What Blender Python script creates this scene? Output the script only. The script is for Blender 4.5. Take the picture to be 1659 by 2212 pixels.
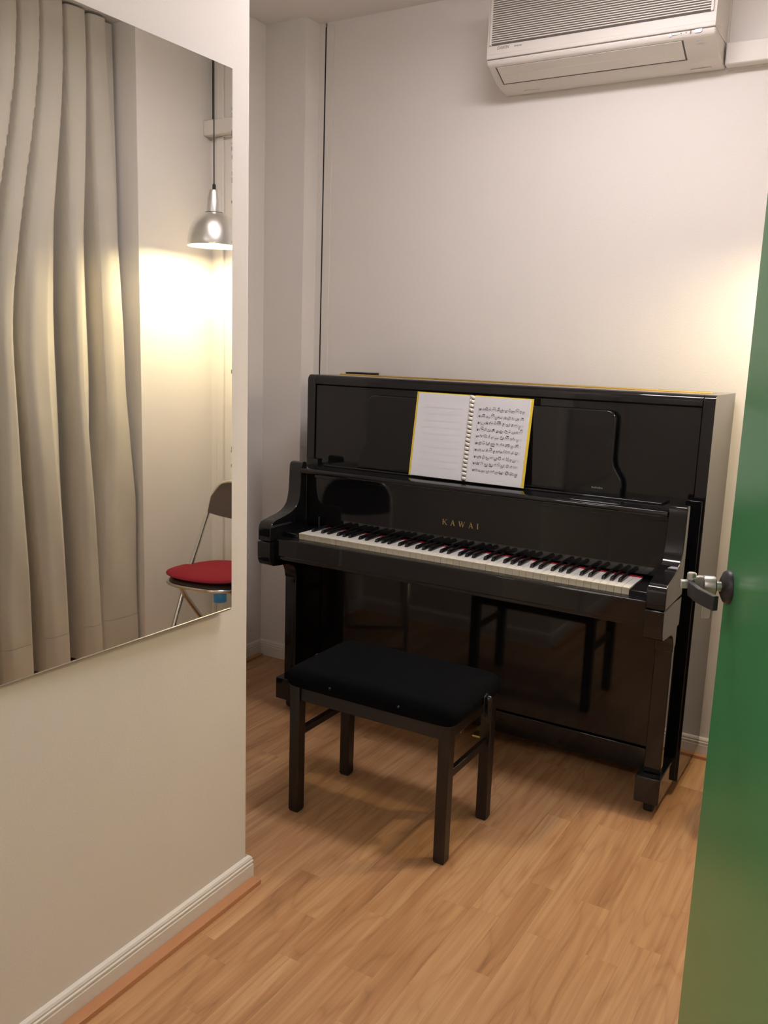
import bpy, bmesh, math, random
from mathutils import Vector, Matrix
random.seed(7)
for o in list(bpy.data.objects): bpy.data.objects.remove(o, do_unlink=True)
SC = bpy.context.scene
COL = SC.collection

# ------------------------------------------------------------------ camera
F_PX, IMG_W, IMG_H = 1877.56, 1659, 2212
CAM = Vector((2.0174, -2.5454, 1.4091))
yaw, pitch, roll = 0.5345, 0.1827, 0.0341
fw = Vector((-math.sin(yaw) * math.cos(pitch), math.cos(yaw) * math.cos(pitch), -math.sin(pitch)))
r0 = Vector((math.cos(yaw), math.sin(yaw), 0)); u0 = r0.cross(fw)
rt = math.cos(roll) * r0 + math.sin(roll) * u0
up = -math.sin(roll) * r0 + math.cos(roll) * u0
cd = bpy.data.cameras.new('camera'); cam = bpy.data.objects.new('camera', cd); COL.objects.link(cam)
cd.sensor_fit = 'HORIZONTAL'; cd.sensor_width = 36.0; cd.lens = F_PX / IMG_W * 36.0
cd.clip_start = 0.02; cd.clip_end = 60
cam.matrix_world = Matrix(((rt.x, up.x, -fw.x, CAM.x), (rt.y, up.y, -fw.y, CAM.y), (rt.z, up.z, -fw.z, CAM.z), (0, 0, 0, 1)))
SC.camera = cam

# ------------------------------------------------------------------ world, exposure, light levels
w = bpy.data.worlds.new('world'); SC.world = w; w.use_nodes = True
bg = w.node_tree.nodes['Background']; bg.inputs[0].default_value = (1, 0.93, 0.86, 1); bg.inputs[1].default_value = 0.05
SC.view_settings.view_transform = 'Standard'; SC.view_settings.look = 'None'
SC.view_settings.gamma = 1.0; SC.view_settings.use_curve_mapping = False
SC.view_settings.exposure = 0.0
CEIL_STRENGTH = 30.0      # diffuser of the ceiling light in the room
CORR_STRENGTH = 40.0       # diffuser of the unseen fill light added in the corridor
BULB_STRENGTH = 820.0     # bulb of the pendant lamp

# ------------------------------------------------------------------ materials
def mat(name, col, rough=0.5, metal=0.0, spec=0.5, coat=0.0, emit=None, estr=0.0, sheen=0.0, trans=0.0, ior=1.5):
    m = bpy.data.materials.new(name); m.use_nodes = True
    b = m.node_tree.nodes['Principled BSDF']
    b.inputs['Base Color'].default_value = (*col, 1)
    b.inputs['Roughness'].default_value = rough
    b.inputs['Metallic'].default_value = metal
    b.inputs['Specular IOR Level'].default_value = spec
    b.inputs['Coat Weight'].default_value = coat
    b.inputs['Sheen Weight'].default_value = sheen
    b.inputs['Transmission Weight'].default_value = trans
    b.inputs['IOR'].default_value = ior
    if emit:
        b.inputs['Emission Color'].default_value = (*emit, 1); b.inputs['Emission Strength'].default_value = estr
    return m

def nodes(m):
    nt = m.node_tree
    return nt, nt.nodes, nt.links, nt.nodes['Principled BSDF']

def add_noise_colour(m, c1, c2, scale, detail=4, stretch=(1, 1, 1), bump=0.0, bscale=None, bdist=0.001):
    nt, N, L, b = nodes(m)
    tc = N.new('ShaderNodeTexCoord'); mp = N.new('ShaderNodeMapping'); mp.inputs['Scale'].default_value = stretch
    L.new(tc.outputs['Object'], mp.inputs[0])
    nz = N.new('ShaderNodeTexNoise'); nz.inputs['Scale'].default_value = scale; nz.inputs['Detail'].default_value = detail
    L.new(mp.outputs[0], nz.inputs['Vector'])
    mx = N.new('ShaderNodeMix'); mx.data_type = 'RGBA'
    mx.inputs['A'].default_value = (*c1, 1); mx.inputs['B'].default_value = (*c2, 1)
    L.new(nz.outputs['Fac'], mx.inputs['Factor']); L.new(mx.outputs['Result'], b.inputs['Base Color'])
    if bump:
        n2 = N.new('ShaderNodeTexNoise'); n2.inputs['Scale'].default_value = bscale or scale; n2.inputs['Detail'].default_value = 3
        L.new(mp.outputs[0], n2.inputs['Vector'])
        bp = N.new('ShaderNodeBump'); bp.inputs['Strength'].default_value = bump; bp.inputs['Distance'].default_value = bdist
        L.new(n2.outputs['Fac'], bp.inputs['Height']); L.new(bp.outputs[0], b.inputs['Normal'])
    return m

M = {}
M['wall'] = add_noise_colour(mat('wallpaper', (.80, .768, .735), .75, spec=.25), (.788, .756, .722), (.812, .780, .748), 2.2, bump=.35, bscale=260, bdist=.0012)
M['ceil'] = add_noise_colour(mat('ceiling_paint', (.84, .80, .765), .85, spec=.2), (.83, .79, .755), (.85, .81, .775), 3, bump=.2, bscale=200)
M['trim'] = add_noise_colour(mat('trim_paint', (.79, .76, .72), .4), (.775, .745, .705), (.805, .775, .735), 20)
M['subfloor'] = mat('subfloor', (.10, .06, .03), .8)
M['black'] = add_noise_colour(mat('piano_lacquer', (.006, .006, .007), .05, spec=.5), (.005, .005, .006), (.008, .008, .009), 5)
M['blackm'] = mat('black_matt', (.01, .01, .011), .45)
M['white_key'] = mat('white_key', (.86, .85, .80), .25)
M['key_front'] = mat('key_front', (.80, .74, .58), .35)
M['black_key'] = mat('black_key', (.008, .008, .009), .22)
M['felt'] = mat('red_felt', (.38, .015, .03), .95, spec=.1)
M['brass'] = add_noise_colour(mat('brass', (.75, .56, .18), .28, metal=1), (.78, .58, .2), (.66, .48, .14), 40)
M['gold'] = mat('gold_lettering', (.52, .36, .16), .4, metal=.6)
M['velvet'] = add_noise_colour(mat('black_velvet', (.003, .0035, .0045), .95, spec=.05), (.0025, .003, .004), (.0045, .005, .006), 90, bump=.3, bscale=600)
M['bench'] = add_noise_colour(mat('bench_wood', (.010, .0072, .0070), .38), (.008, .0056, .0055), (.013, .0092, .0088), 12, stretch=(4, 4, .6))
M['chrome'] = mat('chrome', (.72, .71, .69), .16, metal=1)
M['steel'] = mat('brushed_steel', (.60, .61, .60), .34, metal=1)
M['alu'] = add_noise_colour(mat('spun_aluminium', (.84, .84, .83), .33, metal=1), (.86, .86, .85), (.80, .80, .79), 3, stretch=(1, 1, 60))
M['lampin'] = mat('lamp_white_inside', (.9, .88, .82), .6)
M['rubber'] = mat('black_rubber', (.012, .012, .013), .7)
M['mirror'] = mat('mirror_silver', (.80, .80, .76), .012, metal=1)
M['mirror_edge'] = mat('mirror_edge', (.30, .33, .29), .2)
M['seat_brown'] = add_noise_colour(mat('brown_vinyl', (.055, .036, .03), .45), (.05, .033, .028), (.065, .043, .036), 60, bump=.2, bscale=300)
M['seat_black'] = add_noise_colour(mat('black_vinyl', (.012, .012, .013), .4), (.010, .010, .011), (.016, .016, .017), 60)
M['cushion'] = add_noise_colour(mat('red_fabric', (.19, .013, .024), .9, spec=.12), (.175, .012, .022), (.215, .015, .028), 30, bump=.4, bscale=500)
M['ac'] = add_noise_colour(mat('ac_plastic', (.72, .685, .64), .45), (.71, .675, .63), (.73, .695, .65), 8)
M['ac_dark'] = mat('ac_grille_gap', (.12, .11, .108), .8)
M['ac_ink'] = mat('grey_print', (.22, .20, .20), .6)
M['ac_blue'] = mat('receiver_window', (.36, .38, .52), .2)
M['paper'] = add_noise_colour(mat('paper', (.80, .82, .88), .75, spec=.2), (.79, .81, .87), (.82, .84, .89), 30)
M['ghost'] = mat('show_through', (.785, .805, .869), .75, spec=.2)
M['ink'] = mat('ink', (.07, .07, .09), .8, spec=.1)
M['staff'] = mat('ink_lines', (.42, .43, .48), .8, spec=.1)
M['yellow'] = mat('yellow_cover', (.80, .62, .06), .5)
M['ring'] = mat('clear_comb', (.78, .77, .72), .25)
M['green'] = add_noise_colour(mat('green_paint', (.085, .34, .14), .24, spec=.5), (.080, .325, .132), (.090, .355, .148), 6, bump=.06, bscale=60, bdist=.002)
M['grey_cast'] = mat('cast_zinc', (.50, .49, .46), .38, metal=.85)
M['dark_metal'] = mat('dark_grey_metal', (.045, .044, .05), .42, metal=.4)
M['tube'] = mat('light_diffuser', (.9, .9, .9), .5, emit=(1.0, .915, .935), estr=CEIL_STRENGTH)
M['corridor_fill'] = mat('corridor_fill_diffuser', (.9, .9, .9), .5, emit=(1.0, .93, .90), estr=CORR_STRENGTH)
M['bulb'] = mat('lamp_bulb', (1, .9, .7), .4, emit=(1.0, .83, .51), estr=BULB_STRENGTH)
M['cord'] = mat('dark_cord', (.03, .022, .018), .6)
M['woodstrip'] = add_noise_colour(mat('orange_wood_strip', (.52, .25, .12), .4), (.50, .23, .105), (.57, .29, .15), 14, stretch=(12, .7, 12))
M['label_blue'] = add_noise_colour(mat('blue_bottle_label', (.02, .25, .70), .35), (.02, .24, .70), (.12, .48, .85), 60)
M['pet'] = mat('clear_plastic', (.93, .96, .97), .06, trans=1.0, ior=1.3)
M['cap'] = mat('white_cap', (.85, .86, .87), .4)
M['glass'] = mat('window_glass', (.9, .95, .95), .02, trans=1.0, ior=1.45)

def fabric(name, c1, c2):
    m = mat(name, c1, .92, spec=.12, sheen=.25)
    nt, N, L, b = nodes(m)
    tc = N.new('ShaderNodeTexCoord')
    wv = N.new('ShaderNodeTexNoise'); wv.inputs['Scale'].default_value = 420; wv.inputs['Detail'].default_value = 2
    L.new(tc.outputs['Object'], wv.inputs['Vector'])
    n2 = N.new('ShaderNodeTexNoise'); n2.inputs['Scale'].default_value = 7
    L.new(tc.outputs['Object'], n2.inputs['Vector'])
    ad = N.new('ShaderNodeMath'); ad.operation = 'ADD'; L.new(wv.outputs['Fac'], ad.inputs[0]); L.new(n2.outputs['Fac'], ad.inputs[1])
    hf = N.new('ShaderNodeMath'); hf.operation = 'MULTIPLY'; hf.inputs[1].default_value = .5; L.new(ad.outputs[0], hf.inputs[0])
    mx = N.new('ShaderNodeMix'); mx.data_type = 'RGBA'; mx.inputs['A'].default_value = (*c1, 1); mx.inputs['B'].default_value = (*c2, 1)
    L.new(hf.outputs[0], mx.inputs['Factor']); L.new(mx.outputs['Result'], b.inputs['Base Color'])
    bp = N.new('ShaderNodeBump'); bp.inputs['Strength'].default_value = .3; bp.inputs['Distance'].default_value = .001
    L.new(wv.outputs['Fac'], bp.inputs['Height']); L.new(bp.outputs[0], b.inputs['Normal'])
    return m
M['curtain'] = fabric('beige_velour', (.52, .485, .415), (.64, .60, .525))

def plank_material():
    m = mat('laminate', (.5, .3, .15), .33, spec=.45)
    nt, N, L, b = nodes(m)
    gp = N.new('ShaderNodeNewGeometry'); oi = N.new('ShaderNodeObjectInfo')
    sc = N.new('ShaderNodeVectorMath'); sc.operation = 'SCALE'; sc.inputs[0].default_value = (7.3, 3.7, 5.1); L.new(oi.outputs['Random'], sc.inputs['Scale'])
    ad = N.new('ShaderNodeVectorMath'); ad.operation = 'ADD'; L.new(gp.outputs['Position'], ad.inputs[0]); L.new(sc.outputs[0], ad.inputs[1])
    # slow warp so that the grain wanders and closes into cathedral figures
    mpw = N.new('ShaderNodeMapping'); mpw.inputs['Scale'].default_value = (8, 1.3, 1); L.new(ad.outputs[0], mpw.inputs[0])
    nw = N.new('ShaderNodeTexNoise'); nw.inputs['Scale'].default_value = 1.0; nw.inputs['Detail'].default_value = 2; L.new(mpw.outputs[0], nw.inputs['Vector'])
    # growth-ring lines from the warp field itself
    ring = N.new('ShaderNodeMath'); ring.operation = 'MULTIPLY'; ring.inputs[1].default_value = 30; L.new(nw.outputs['Fac'], ring.inputs[0])
    si = N.new('ShaderNodeMath'); si.operation = 'SINE'; L.new(ring.outputs[0], si.inputs[0])
    ab = N.new('ShaderNodeMath'); ab.operation = 'ABSOLUTE'; L.new(si.outputs[0], ab.inputs[0])
    sn = N.new('ShaderNodeMath'); sn.operation = 'POWER'; sn.inputs[1].default_value = .45; L.new(ab.outputs[0], sn.inputs[0])
    # straight fibre
    mpf = N.new('ShaderNodeMapping'); mpf.inputs['Scale'].default_value = (130, 2.0, 1); L.new(ad.outputs[0], mpf.inputs[0])
    nf = N.new('ShaderNodeTexNoise'); nf.inputs['Scale'].default_value = 1.0; nf.inputs['Detail'].default_value = 4; L.new(mpf.outputs[0], nf.inputs['Vector'])
    mpb = N.new('ShaderNodeMapping'); mpb.inputs['Scale'].default_value = (22, 1.0, 1); L.new(ad.outputs[0], mpb.inputs[0])
    nb = N.new('ShaderNodeTexNoise'); nb.inputs['Scale'].default_value = 1.0; nb.inputs['Detail'].default_value = 3; L.new(mpb.outputs[0], nb.inputs['Vector'])
    def mul(s, k):
        n = N.new('ShaderNodeMath'); n.operation = 'MULTIPLY'; n.inputs[1].default_value = k; L.new(s, n.inputs[0]); return n.outputs[0]
    def add(a, c):
        n = N.new('ShaderNodeMath'); n.operation = 'ADD'; L.new(a, n.inputs[0])
        if isinstance(c, float): n.inputs[1].default_value = c
        else: L.new(c, n.inputs[1])
        return n.outputs[0]
    v = add(add(add(mul(sn.outputs[0], .17), mul(nf.outputs['Fac'], .42)), mul(nb.outputs['Fac'], .70)), mul(oi.outputs['Random'], .12))
    v = add(v, -.245)
    cr = N.new('ShaderNodeValToRGB'); L.new(v, cr.inputs[0])
    e = cr.color_ramp.elements
    e[0].position = .18; e[0].color = (.30, .155, .073, 1)
    e[1].position = .85; e[1].color = (.69, .45, .25, 1)
    k = e.new(.40); k.color = (.46, .24, .112, 1)
    k = e.new(.60); k.color = (.58, .335, .165, 1)
    L.new(cr.outputs[0], b.inputs['Base Color'])
    bp = N.new('ShaderNodeBump'); bp.inputs['Strength'].default_value = .08; bp.inputs['Distance'].default_value = .0006
    L.new(nf.outputs['Fac'], bp.inputs['Height']); L.new(bp.outputs[0], b.inputs['Normal'])
    return m
M['plank'] = plank_material()

# ------------------------------------------------------------------ mesh helpers
def link(o, parent=None):
    COL.objects.link(o)
    if parent is not None: o.parent = parent
    return o

def obj(name, me, m, parent=None, bevel=0, smooth=False, seg=2, angle=40):
    """one mesh object; vertices are in the parent's space"""
    if isinstance(me, bmesh.types.BMesh):
        bm = me; bmesh.ops.recalc_face_normals(bm, faces=bm.faces)
        me = bpy.data.meshes.new(name); bm.to_mesh(me); bm.free()
    o = bpy.data.objects.new(name, me)
    if len(me.materials) == 0 and m is not None: me.materials.append(M[m] if isinstance(m, str) else m)
    if smooth:
        for p in me.polygons: p.use_smooth = True
        try: me.set_sharp_from_angle(angle=math.radians(angle))
        except Exception: pass
    if bevel:
        b = o.modifiers.new('bevel', 'BEVEL'); b.width = bevel; b.segments = seg; b.limit_method = 'ANGLE'; b.angle_limit = math.radians(35)
        b.harden_normals = False
        for p in me.polygons: p.use_smooth = True
        try: me.set_sharp_from_angle(angle=math.radians(35))
        except Exception: pass
    return link(o, parent)

def bm_box(bm, x0, x1, y0, y1, z0, z1):
    v = [bm.verts.new(p) for p in ((x0, y0, z0), (x1, y0, z0), (x1, y1, z0), (x0, y1, z0), (x0, y0, z1), (x1, y0, z1), (x1, y1, z1), (x0, y1, z1))]
    for f in ((3, 2, 1, 0), (4, 5, 6, 7), (0, 1, 5, 4), (1, 2, 6, 5), (2, 3, 7, 6), (3, 0, 4, 7)): bm.faces.new([v[i] for i in f])
    return v

def box(name, x0, x1, y0, y1, z0, z1, m, parent=None, bevel=0, seg=2, off=(0, 0, 0)):
    bm = bmesh.new(); ox, oy, oz = off
    bm_box(bm, x0 - ox, x1 - ox, y0 - oy, y1 - oy, z0 - oz, z1 - oz)
    return obj(name, bm, m, parent, bevel, seg=seg)

def bm_prism(bm, pts, a0, a1, axis='x'):
    """pts: outline in the other two axes, extruded from a0 to a1"""
    def P(a, p):
        if axis == 'x': return (a, p[0], p[1])
        if axis == 'y': return (p[0], a, p[1])
        return (p[0], p[1], a)
    A = [bm.verts.new(P(a0, p)) for p in pts]; B = [bm.verts.new(P(a1, p)) for p in pts]
    bm.faces.new(A); bm.faces.new(B[::-1]); n = len(pts)
    for i in range(n): bm.faces.new((A[i], B[i], B[(i + 1) % n], A[(i + 1) % n]))

def prism(name, pts, a0, a1, m, parent=None, axis='x', bevel=0, off=(0, 0, 0), smooth=False, seg=2):
    ox, oy, oz = off
    d = {'x': (ox, oy, oz), 'y': (oy, ox, oz), 'z': (oz, ox, oy)}[axis]
    bm = bmesh.new(); bm_prism(bm, [(p[0] - d[1], p[1] - d[2]) for p in pts], a0 - d[0], a1 - d[0], axis)
    return obj(name, bm, m, parent, bevel, smooth, seg=seg)

def smooth_path(pts, n=6, closed=False):
    """Catmull-Rom through pts"""
    P = [Vector(p) for p in pts]; out = []; N = len(P)
    rng = range(N) if closed else range(N - 1)
    for i in rng:
        if closed: a, b, c, d = P[i - 1], P[i], P[(i + 1) % N], P[(i + 2) % N]
        else: a, b, c, d = P[max(i - 1, 0)], P[i], P[i + 1], P[min(i + 2, N - 1)]
        for k in range(n):
            t = k / n
            out.append(.5 * ((2 * b) + (c - a) * t + (2 * a - 5 * b + 4 * c - d) * t * t + (3 * b - a - 3 * c + d) * t ** 3))
    if not closed: out.append(P[-1])
    return out

def bm_tube(bm, path, r, seg=10, closed=False, cap=True):
    path = [Vector(p) for p in path]; n = len(path); rings = []
    rr = r if isinstance(r, (list, tuple)) else [r] * n
    prev = None
    for i, p in enumerate(path):
        if closed: t = (path[(i + 1) % n] - path[i - 1]).normalized()
        else: t = (path[min(i + 1, n - 1)] - path[max(i - 1, 0)]).normalized()
        if prev is None:
            h = Vector((0, 0, 1)) if abs(t.z) < .9 else Vector((1, 0, 0))
            u = t.cross(h).normalized()
        else:
            u = (prev - t * prev.dot(t)).normalized()
        prev = u; v = t.cross(u)
        rings.append([bm.verts.new(p + (u * math.cos(2 * math.pi * k / seg) + v * math.sin(2 * math.pi * k / seg)) * rr[i]) for k in range(seg)])
    m = n if closed else n - 1
    for i in range(m):
        a, b = rings[i], rings[(i + 1) % n]
        for k in range(seg): bm.faces.new((a[k], a[(k + 1) % seg], b[(k + 1) % seg], b[k]))
    if cap and not closed: bm.faces.new(rings[0][::-1]); bm.faces.new(rings[-1])

def tube(name, path, r, m, parent=None, seg=10, closed=False):
    bm = bmesh.new(); bm_tube(bm, path, r, seg, closed); return obj(name, bm, m, parent, smooth=True, angle=60)

def bm_lathe(bm, prof, seg=32, axis_mat=None):
    rings = []
    for (r, z) in prof:
        if r < 1e-6: rings.append([bm.verts.new((0, 0, z))])
        else: rings.append([bm.verts.new((r * math.cos(2 * math.pi * k / seg), r * math.sin(2 * math.pi * k / seg), z)) for k in range(seg)])
    for a, b in zip(rings[:-1], rings[1:]):
        for k in range(seg):
            k2 = (k + 1) % seg
            if len(a) == 1 and len(b) == 1: continue
            if len(a) == 1: bm.faces.new((a[0], b[k2], b[k]))
            elif len(b) == 1: bm.faces.new((a[k], a[k2], b[0]))
            else: bm.faces.new((a[k], a[k2], b[k2], b[k]))
    if axis_mat is not None: bmesh.ops.transform(bm, matrix=axis_mat, verts=bm.verts)

def lathe(name, prof, m, parent=None, seg=32, mtx=None, angle=40):
    bm = bmesh.new(); bm_lathe(bm, prof, seg, mtx); return obj(name, bm, m, parent, smooth=True, angle=angle)

def empty(name, loc, rz=0):
    o = bpy.data.objects.new(name, None); COL.objects.link(o); o.location = loc; o.rotation_euler = (0, 0, rz); o.empty_display_size = .1
    return o

def tag(o, label=None, cat=None, group=None, kind=None):
    if label: o['label'] = label
    if cat: o['category'] = cat
    if group: o['group'] = group
    if kind: o['kind'] = kind
    return o

def struct(o, label=None): 
    o['kind'] = 'structure'
    if label: o['label'] = label
    return o

def copy_tree(o, parent=None):
    c = o.copy(); COL.objects.link(c); c.parent = parent
    for ch in list(o.children): copy_tree(ch, c)
    return c

# ------------------------------------------------------------------ room shell
XL, XR, YB, ZC = .651, 2.268, .605, 2.715      # mirror wall, right wall, back wall, ceiling
XA = -.440                                      # side wall of the alcove
YE = -.893                                      # where the mirror wall ends
WS = math.tan(math.radians(.3))                  # the mirror wall is a touch out of square
YF = -4.2                                       # far end of the corridor behind the camera

floor = struct(box('floor', -.7, 2.7, YF - .1, .75, -.08, -.0125, 'subfloor'), 'warm oak laminate floor laid in narrow strips')
PW = .0772
def plank_mesh(l, cache={}):
    k = round(l, 3)
    if k not in cache:
        bm = bmesh.new(); bm_box(bm, -PW / 2 + .0001, PW / 2 - .0001, -l / 2 + .0001, l / 2 - .0001, -.012, 0)
        me = bpy.data.meshes.new('plank'); bmesh.ops.recalc_face_normals(bm, faces=bm.faces); bm.to_mesh(me); bm.free(); me.materials.append(M['plank']); cache[k] = me
    return cache[k]
rp = random.Random(12)
i0 = int(math.floor((XA - .02 - 1.207) / PW)); i1 = int(math.ceil((2.46 - 1.207) / PW))
for i in range(i0, i1 + 2):
    xc = 1.207 + (i + .5) * PW
    ymin = -2.7 if xc > XL - .05 else YE - .03
    if xc > XR + .03: ymin = -.9
    y = YB + .02 + rp.choice((0, .1, .2, .3, .4)) - .4
    # first piece up to the wall
    pieces = [(y, YB + .02)]
    if i == 0: pieces = [(.35, YB + .02), (-.105, .35), (-.66, -.105)]
    y = pieces[-1][0]
    while y > ymin:
        l = rp.choice((.40, .50, .60, .75, .9)); y2 = y - l
        if y2 < ymin + .2: y2 = ymin
        pieces.append((y2, y)); y = y2
    for (a, b) in pieces:
        if b - a < .02: continue
        o = bpy.data.objects.new('plank', plank_mesh(b - a)); link(o, floor); o.location = (xc, (a + b) / 2, 0)
# corridor floor, beyond the threshold behind the camera
struct(box('floor_corridor', -.7, 2.7, YF, -2.7, -.0125, 0, 'plank'), 'plain wood floor of the corridor')

struct(box('ceiling', -.7, 2.7, YF, .75, ZC, ZC + .08, 'ceil'), 'flat cream ceiling')
wb = struct(box('wall_back', -.194, 2.7, YB, YB + .12, 0, ZC, 'wall'), 'cream wall behind the piano')
box('wall_panel', -.60, -.203, YB, YB + .12, 0, ZC, 'wall', wb)
box('joint_shade', -.2030, -.1940, YB + .0015, YB + .02, 0, 2.70, 'blackm', wb)  # black strip painted in for the shade inside the open joint
col_ = struct(box('wall_column', XA - .1, -.232, .515, YB, 0, ZC, 'wall'), 'boxed-in cream column in the room corner')
struct(box('wall_alcove', XA - .12, XA, YE - .02, YB + .1, 0, ZC, 'wall'), 'cream side wall left of the piano')
# wall carrying the mirror: a thick block whose end shows as a corner
bm = bmesh.new(); bm_prism(bm, [(XA - .12, YE), (XL - .012, YE), (XL - .004, YE - .004), (XL, YE - .012), (XL + (YE - YF) * WS, YF), (XA - .12, YF)], 0, ZC, 'z')
struct(obj('wall_left', bm, 'wall', smooth=True, angle=50), 'cream wall carrying the big mirror')
# right wall with the window recess
YR0, YR1 = .165, -1.02
wr = struct(box('wall_right', XR, XR + .5, YR0, YB, 0, ZC, 'wall'), 'cream right wall beside the curtain')
box('wall_panel', XR, XR + .5, YF, YR1, 0, ZC, 'wall', wr)
box('recess_back', XR + .34, XR + .5, YR1, YR0, 0, ZC, 'wall', wr)
struct(box('wall_front', XL - .1, XR + .5, YF - .12, YF, 0, ZC, 'wall'), 'far end wall of the corridor')
# battens covering the panel joints on the back wall
struct(box('trim_1', -.194, -.157, YB - .003, YB, 0, 2.70, 'trim', bevel=.001), 'slim cream batten beside the dark joint')
struct(box('trim_2', 2.185, 2.228, YB - .012, YB, 0, ZC, 'trim', bevel=.003), 'slim cream batten in the far right corner')
box('shadow_gap', 2.252, 2.259, YB - .004, YB, 2.41, ZC, 'blackm', bpy.data.objects['trim_2'])
# baseboards: grooved profile (distance from wall, height)
BP = [(0, 0), (.012, 0), (.012, .045), (.0095, .047), (.0095, .050), (.012, .052), (.012, .056), (.009, .058), (.009, .061), (.010, .063), (.007, .068), (.003, .071), (0, .072)]
def baseboard(name, path, z=.0, label=None, flip=1):
    """path: list of (x, y, outward normal x, y); mitred sweep of the profile"""
    bm = bmesh.new(); rings = []
    for (x, y, nx, ny) in path: rings.append([bm.verts.new((x + nx * d, y + ny * d, h + z)) for d, h in BP])
    for a, b in zip(rings[:-1], rings[1:]):
        for k in range(len(BP)): k2 = (k + 1) % len(BP); bm.faces.new((a[k], a[k2], b[k2], b[k]))
    bm.faces.new(rings[0][::-1]); bm.faces.new(rings[-1])
    return struct(obj(name, bm, 'trim'), label)
baseboard('baseboard_left', [(XL + (YE - YF) * WS, YF, 1, 0), (XL, YE, 1, 1), (XA, YE, 0, 1)], label='grooved cream baseboard under the mirror wall')
baseboard('baseboard_back', [(XA, YE + .02, 1, 0), (XA, .515, 1, -1), (-.232, .515, 1, -1), (-.232, YB, 1, -1), (XR, YB, -1, -1), (XR, YR0, -1, 0)], label='grooved cream baseboard along the back wall')
t3 = struct(prism('trim_3', [(XL + .0125, YE + .006), (XL + .043, YE + .006), (XL + .043 + (YE - YF) * WS, YF), (XL + .0125 + (YE - YF) * WS, YF)], 0, .0135, 'woodstrip', None, 'z', .0012), 'orange wood strip along the floor edge')
struct(box('trim_4', -.22, XR - .015, YB - .034, YB - .0125, 0, .012, 'woodstrip', bevel=.0012), 'wood strip at the foot of the back wall')
struct(box('trim_5', XA + .0125, XA + .034, YE + .03, .49, 0, .012, 'woodstrip', bevel=.0012), 'wood strip at the foot of the alcove wall')
# window behind the curtain
wd = struct(box('window_1', XR + .325, XR + .339, -.95, .10, .85, 2.35, 'glass'), 'window pane behind the closed curtain')
for (a, b, c, d) in ((-.98, .13, .80, .85), (-.98, .13, 2.35, 2.40), (-.98, -.95, .85, 2.35), (.10, .13, .85, 2.35), (-.44, -.41, .85, 2.35)):
    box('window_frame', XR + .31, XR + .3395, a, b, c, d, 'trim', wd)

# ------------------------------------------------------------------ ceiling lights
def ceiling_light(cx, cy, lx, ly, m, label):
    t = empty('ceiling_light', (cx, cy, ZC - .075)); tag(t, label, 'ceiling light')
    box('housing', -lx / 2 - .015, lx / 2 + .015, -ly / 2 - .012, ly / 2 + .012, .05, .0749, 'trim', t, bevel=.004)
    box('diffuser', -lx / 2 + .004, lx / 2 - .004, -ly / 2 + .004, ly / 2 - .004, -.030, .012, m, t)
    for s in (-1, 1): box('side_rim', -lx / 2, lx / 2, s * ly / 2 - .004, s * ly / 2 + .004, 0, .05, 'trim', t, bevel=.002)
    for s in (-1, 1): box('end_cap', s * lx / 2 - .006, s * lx / 2 + .006, -ly / 2 - .003, ly / 2 + .003, 0, .05, 'trim', t, bevel=.002)
    return t
ceiling_light(1.25, -.36, .66, .27, 'tube', 'long white ceiling light above the piano bench')
ceiling_light(1.35, -3.3, .60, .16, 'corridor_fill', 'unseen fill light added in the corridor outside')  # added fill, brightens the near wall, floor and door

# ------------------------------------------------------------------ mirror on the left wall
t = empty('wall_mirror', (.672, -.983, .786), math.radians(-1.0)); tag(t, 'large frameless mirror on the left wall', 'mirror')
MH, ML = 1.216, .77           # height, length seen from its right end
box('mirror_glass', -.0006, 0, -ML, 0, 0, MH, 'mirror', t)
box('backing', -.0030, -.0007, -ML + .0005, -.0005, .0005, MH - .0005, 'mirror_edge', t)
box('bottom_channel', -.0045, .0022, -ML, -.004, -.0032, -.0002, 'steel', t)
box('mounting_batten', -.0195, -.0031, -.10, -.02, .03, MH - .03, 'trim', t)
rm = random.Random(3)
for k in range(16):
    z = rm.choice((rm.uniform(1.75, 1.95), rm.uniform(1.40, 1.75), rm.uniform(1.0, 1.35))) - .786; h = rm.uniform(.002, .012)
    box('worn_spot', .0001, .0003, -rm.uniform(.0015, .0035), 0, z, z + h, 'mirror_edge', t)

# ------------------------------------------------------------------ piano
PX, PY = .76, .30
O = (PX, PY, 0)
W, H = 1.5195, 1.3117
pn = empty('upright_piano', (PX, PY, 0)); tag(pn, 'glossy black upright piano with open keyboard against the back wall', 'piano')
def pbox(name, x0, x1, y0, y1, z0, z1, m='black', bevel=.002, parent=pn): return box(name, x0, x1, y0, y1, z0, z1, m, parent, bevel, off=O)
def pprism(name, pts, a0, a1, m='black', axis='x', bevel=.002, smooth=False): return prism(name, pts, a0, a1, m, pn, axis, bevel, off=O, smooth=smooth)
YT, YK = .245, .585
def roundtop(y0, y1, z0, z1, r):
    a = [(y1, z0), (y1, z1)]
    for k in range(13):
        t_ = math.pi / 2 * k / 12
        a.append((y0 + r - r * math.sin(t_), z1 - r + r * math.cos(t_)))
    a.append((y0, z0)); return a
for s in (0, 1):
    x0 = 0 if s == 0 else W - .036
    pprism('side_panel', roundtop(YT, YK, .05, H, .022), x0, x0 + .036, bevel=.0015)
pprism('lid_front', roundtop(YT, .395, 1.277, H, .022), .0375, W - .0375, bevel=.0006)
pbox('lid_back', .0375, W - .0375, .397, YK, 1.282, H, bevel=.0015)
hg = pbox('lid_hinge', .05, W - .04, .386, .406, H, H + .0008, 'brass', 0)
bmh = bmesh.new()
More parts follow.
